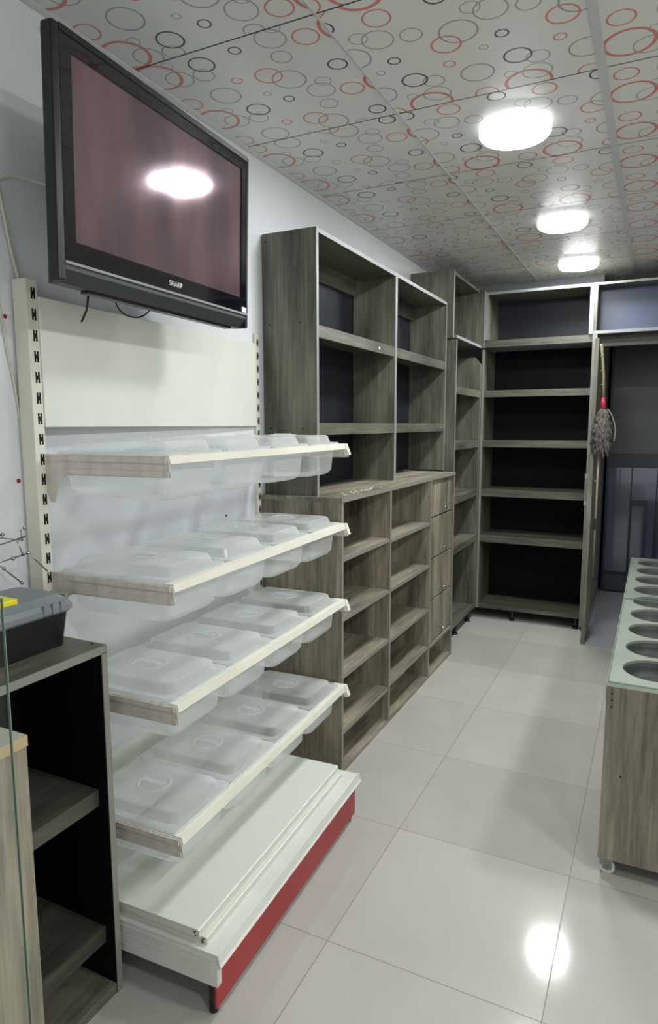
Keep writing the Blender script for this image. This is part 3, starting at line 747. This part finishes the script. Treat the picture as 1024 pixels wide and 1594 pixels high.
# wire hook rack behind the tool box
wr = MB()
def W(a, b, r=.0018): wr.tube([a, b], r, 6)
WX = -.63
for (y0, z0), (y1_, z1_) in (((-.62, 1.188), (-.43, 1.214)), ((-.62, 1.15), (-.425, 1.170)), ((-.52, 1.165), (-.449, 1.098)), ((-.425, 1.170), (-.37, 1.112)), ((-.444, 1.232), (-.440, 1.205)), ((-.60, 1.226), (-.495, 1.228)), ((-.455, 1.205), (-.440, 1.165)), ((-.52, 1.165), (-.53, 1.22))):
    W((WX, y0, z0), (WX, y1_, z1_))
for y, z in ((-.495, 1.228), (-.425, 1.170), (-.449, 1.098), (-.432, 1.235), (-.47, 1.164), (-.498, 1.145)):
    bmesh.ops.create_icosphere(wr.bm, subdivisions=2, radius=.005, matrix=Matrix.Translation((WX, y, z)))
W((WX, -.44, 1.205), (XL+.004, -.44, 1.205)); W((WX, -.53, 1.16), (XL+.004, -.53, 1.16))
tag(wr.build('wire_hooks', STEEL), 'thin steel wire hooks with ball ends on the wall above the tool box', 'wire hooks')

# ------------------------------------------------------------------ counter with round bins
CW = wood('counter_driftwood', 2, .97, .6)
cx0, cx1, cy0, cy1, ch = .679, 1.29, .654, 2.902, .667
ct = thing('bin_counter', 'low grey wood counter on castors with round bins under a glass top', 'counter', (0, 0, 0))
zb = .062
side('end_panel', ct, cx0, cx1, cy0, cy0+.018, zb, ch-.010, '-y', CW, CW)
side('end_panel', ct, cx0, cx1, cy1-.018, cy1, zb, ch-.010, '-y', CW, CW)
MB().box(cx0, cx0+.018, cy0+.018, cy1-.018, zb, ch-.010).build('side_panel', CW, ct)
MB().box(cx1-.018, cx1, cy0+.018, cy1-.018, zb, ch-.010).build('side_panel', CW, ct)
MB().box(cx0+.018, cx1-.018, cy0+.018, cy1-.018, zb, zb+.018).build('bottom_board', W_Y, ct)
screw(ct, [(cx0+.017, cy0-.0015, .634), (cx0+.017, cy0-.0015, .612), (cx0+.017, cy0-.0015, .59), (cx0+.055, cy0-.0015, .36)], 1, .003)
# top board with round holes
m = MB(); hy = [.833+.2405*k for k in range(9)]; hx = (.822, 1.105); R = .105; xm = (hx[0]+hx[1])/2
ys = [cy0] + [(a+b)/2 for a, b in zip(hy, hy[1:])] + [cy1]; xs = [cx0, xm, cx1]
for i in range(2):
    for j in range(9):
        a0, a1, b0, b1 = xs[i], xs[i+1], ys[j], ys[j+1]; c = (hx[i], hy[j]); seg = 64
        inn, out = [], []
        for k in range(seg):
            th = 2*PI*k/seg; dx, dy = math.cos(th), math.sin(th)
            tx_ = ((a1-c[0])/dx if dx > 1e-9 else (a0-c[0])/dx if dx < -1e-9 else 9); ty_ = ((b1-c[1])/dy if dy > 1e-9 else (b0-c[1])/dy if dy < -1e-9 else 9)
            tt = min(tx_, ty_); inn.append((c[0]+R*dx, c[1]+R*dy)); out.append((c[0]+tt*dx, c[1]+tt*dy))
        # corners exact
        for cc in ((a0, b0), (a0, b1), (a1, b0), (a1, b1)):
            k = min(range(seg), key=lambda q_: (out[q_][0]-cc[0])**2+(out[q_][1]-cc[1])**2); out[k] = cc
        I = [m.bm.verts.new((x, y, ch)) for x, y in inn]; O = [m.bm.verts.new((x, y, ch)) for x, y in out]; I2 = [m.bm.verts.new((x, y, ch-.010)) for x, y in inn]
        for k in range(seg):
            k2 = (k+1) % seg; m.bm.faces.new([I[k], O[k], O[k2], I[k2]]); m.bm.faces.new([I2[k], I[k], I[k2], I2[k2]])
m.box(cx0, cx1, cy0-.0006, cy0, ch-.010, ch); m.box(cx0-.0006, cx0, cy0, cy1, ch-.010, ch)
TOPM = noisy('pale_green_grey_top', (150, 155, 143), (166, 171, 158), (4, 4, 4), .5)
m.build('top_board', TOPM, ct)
BIN = plain('dark_bin', (58, 62, 58), .5)
b0 = None
for i in range(2):
    for j in range(9):
        if b0 is None:
            b0 = MB().lathe([(R+.004, -.010), (R+.001, -.012), (R-.004, -.03), (R-.012, -.05), (.0005, -.05)]).build('round_bin', BIN, ct); bb = b0
        else: bb = b0.copy(); COL.objects.link(bb); bb.parent = ct
        bb.location = (hx[i], hy[j], ch)
seam = 1.80
for a, b in ((cy0+.002, seam-.001), (seam+.001, cy1-.002)):
    m = MB(); m.box(cx0+.003, cx1-.003, a, b, ch+.0005, ch+.0065); 
    gg = m.build('glass_top', GLASS, ct)
    m = MB(); m.box(cx0+.0015, cx0+.003, a, b, ch+.0005, ch+.0065); m.box(cx0+.003, cx1-.003, a-.001, a, ch+.0005, ch+.0065); m.build('glass_edge', GLASSE, gg)
def castor(x, y):
    m = MB(); m.box(x-.02, x+.02, y-.02, y+.02, zb-.004, zb); m.box(x-.014, x+.014, y-.016, y-.013, .018, zb-.004); m.box(x-.014, x+.014, y+.013, y+.016, .018, zb-.004); m.box(x-.024, x-.014, y-.016, y+.016, .03, zb-.004)
    c = m.build('castor', STEEL, ct)
    m = MB(); m.cyl((x, y-.011, .0235), .0235, .022, axis=1, seg=28); m.build('wheel', plain('pale_castor_rubber', (206, 204, 196), .5), c)
    m = MB(); m.cyl((x, y-.018, .0235), .007, .036, axis=1, seg=14); m.build('axle', STEEL, c)
for x in (cx0+.030, cx1-.03):
    for y in (cy0+.03, cy1-.03): castor(x, y)
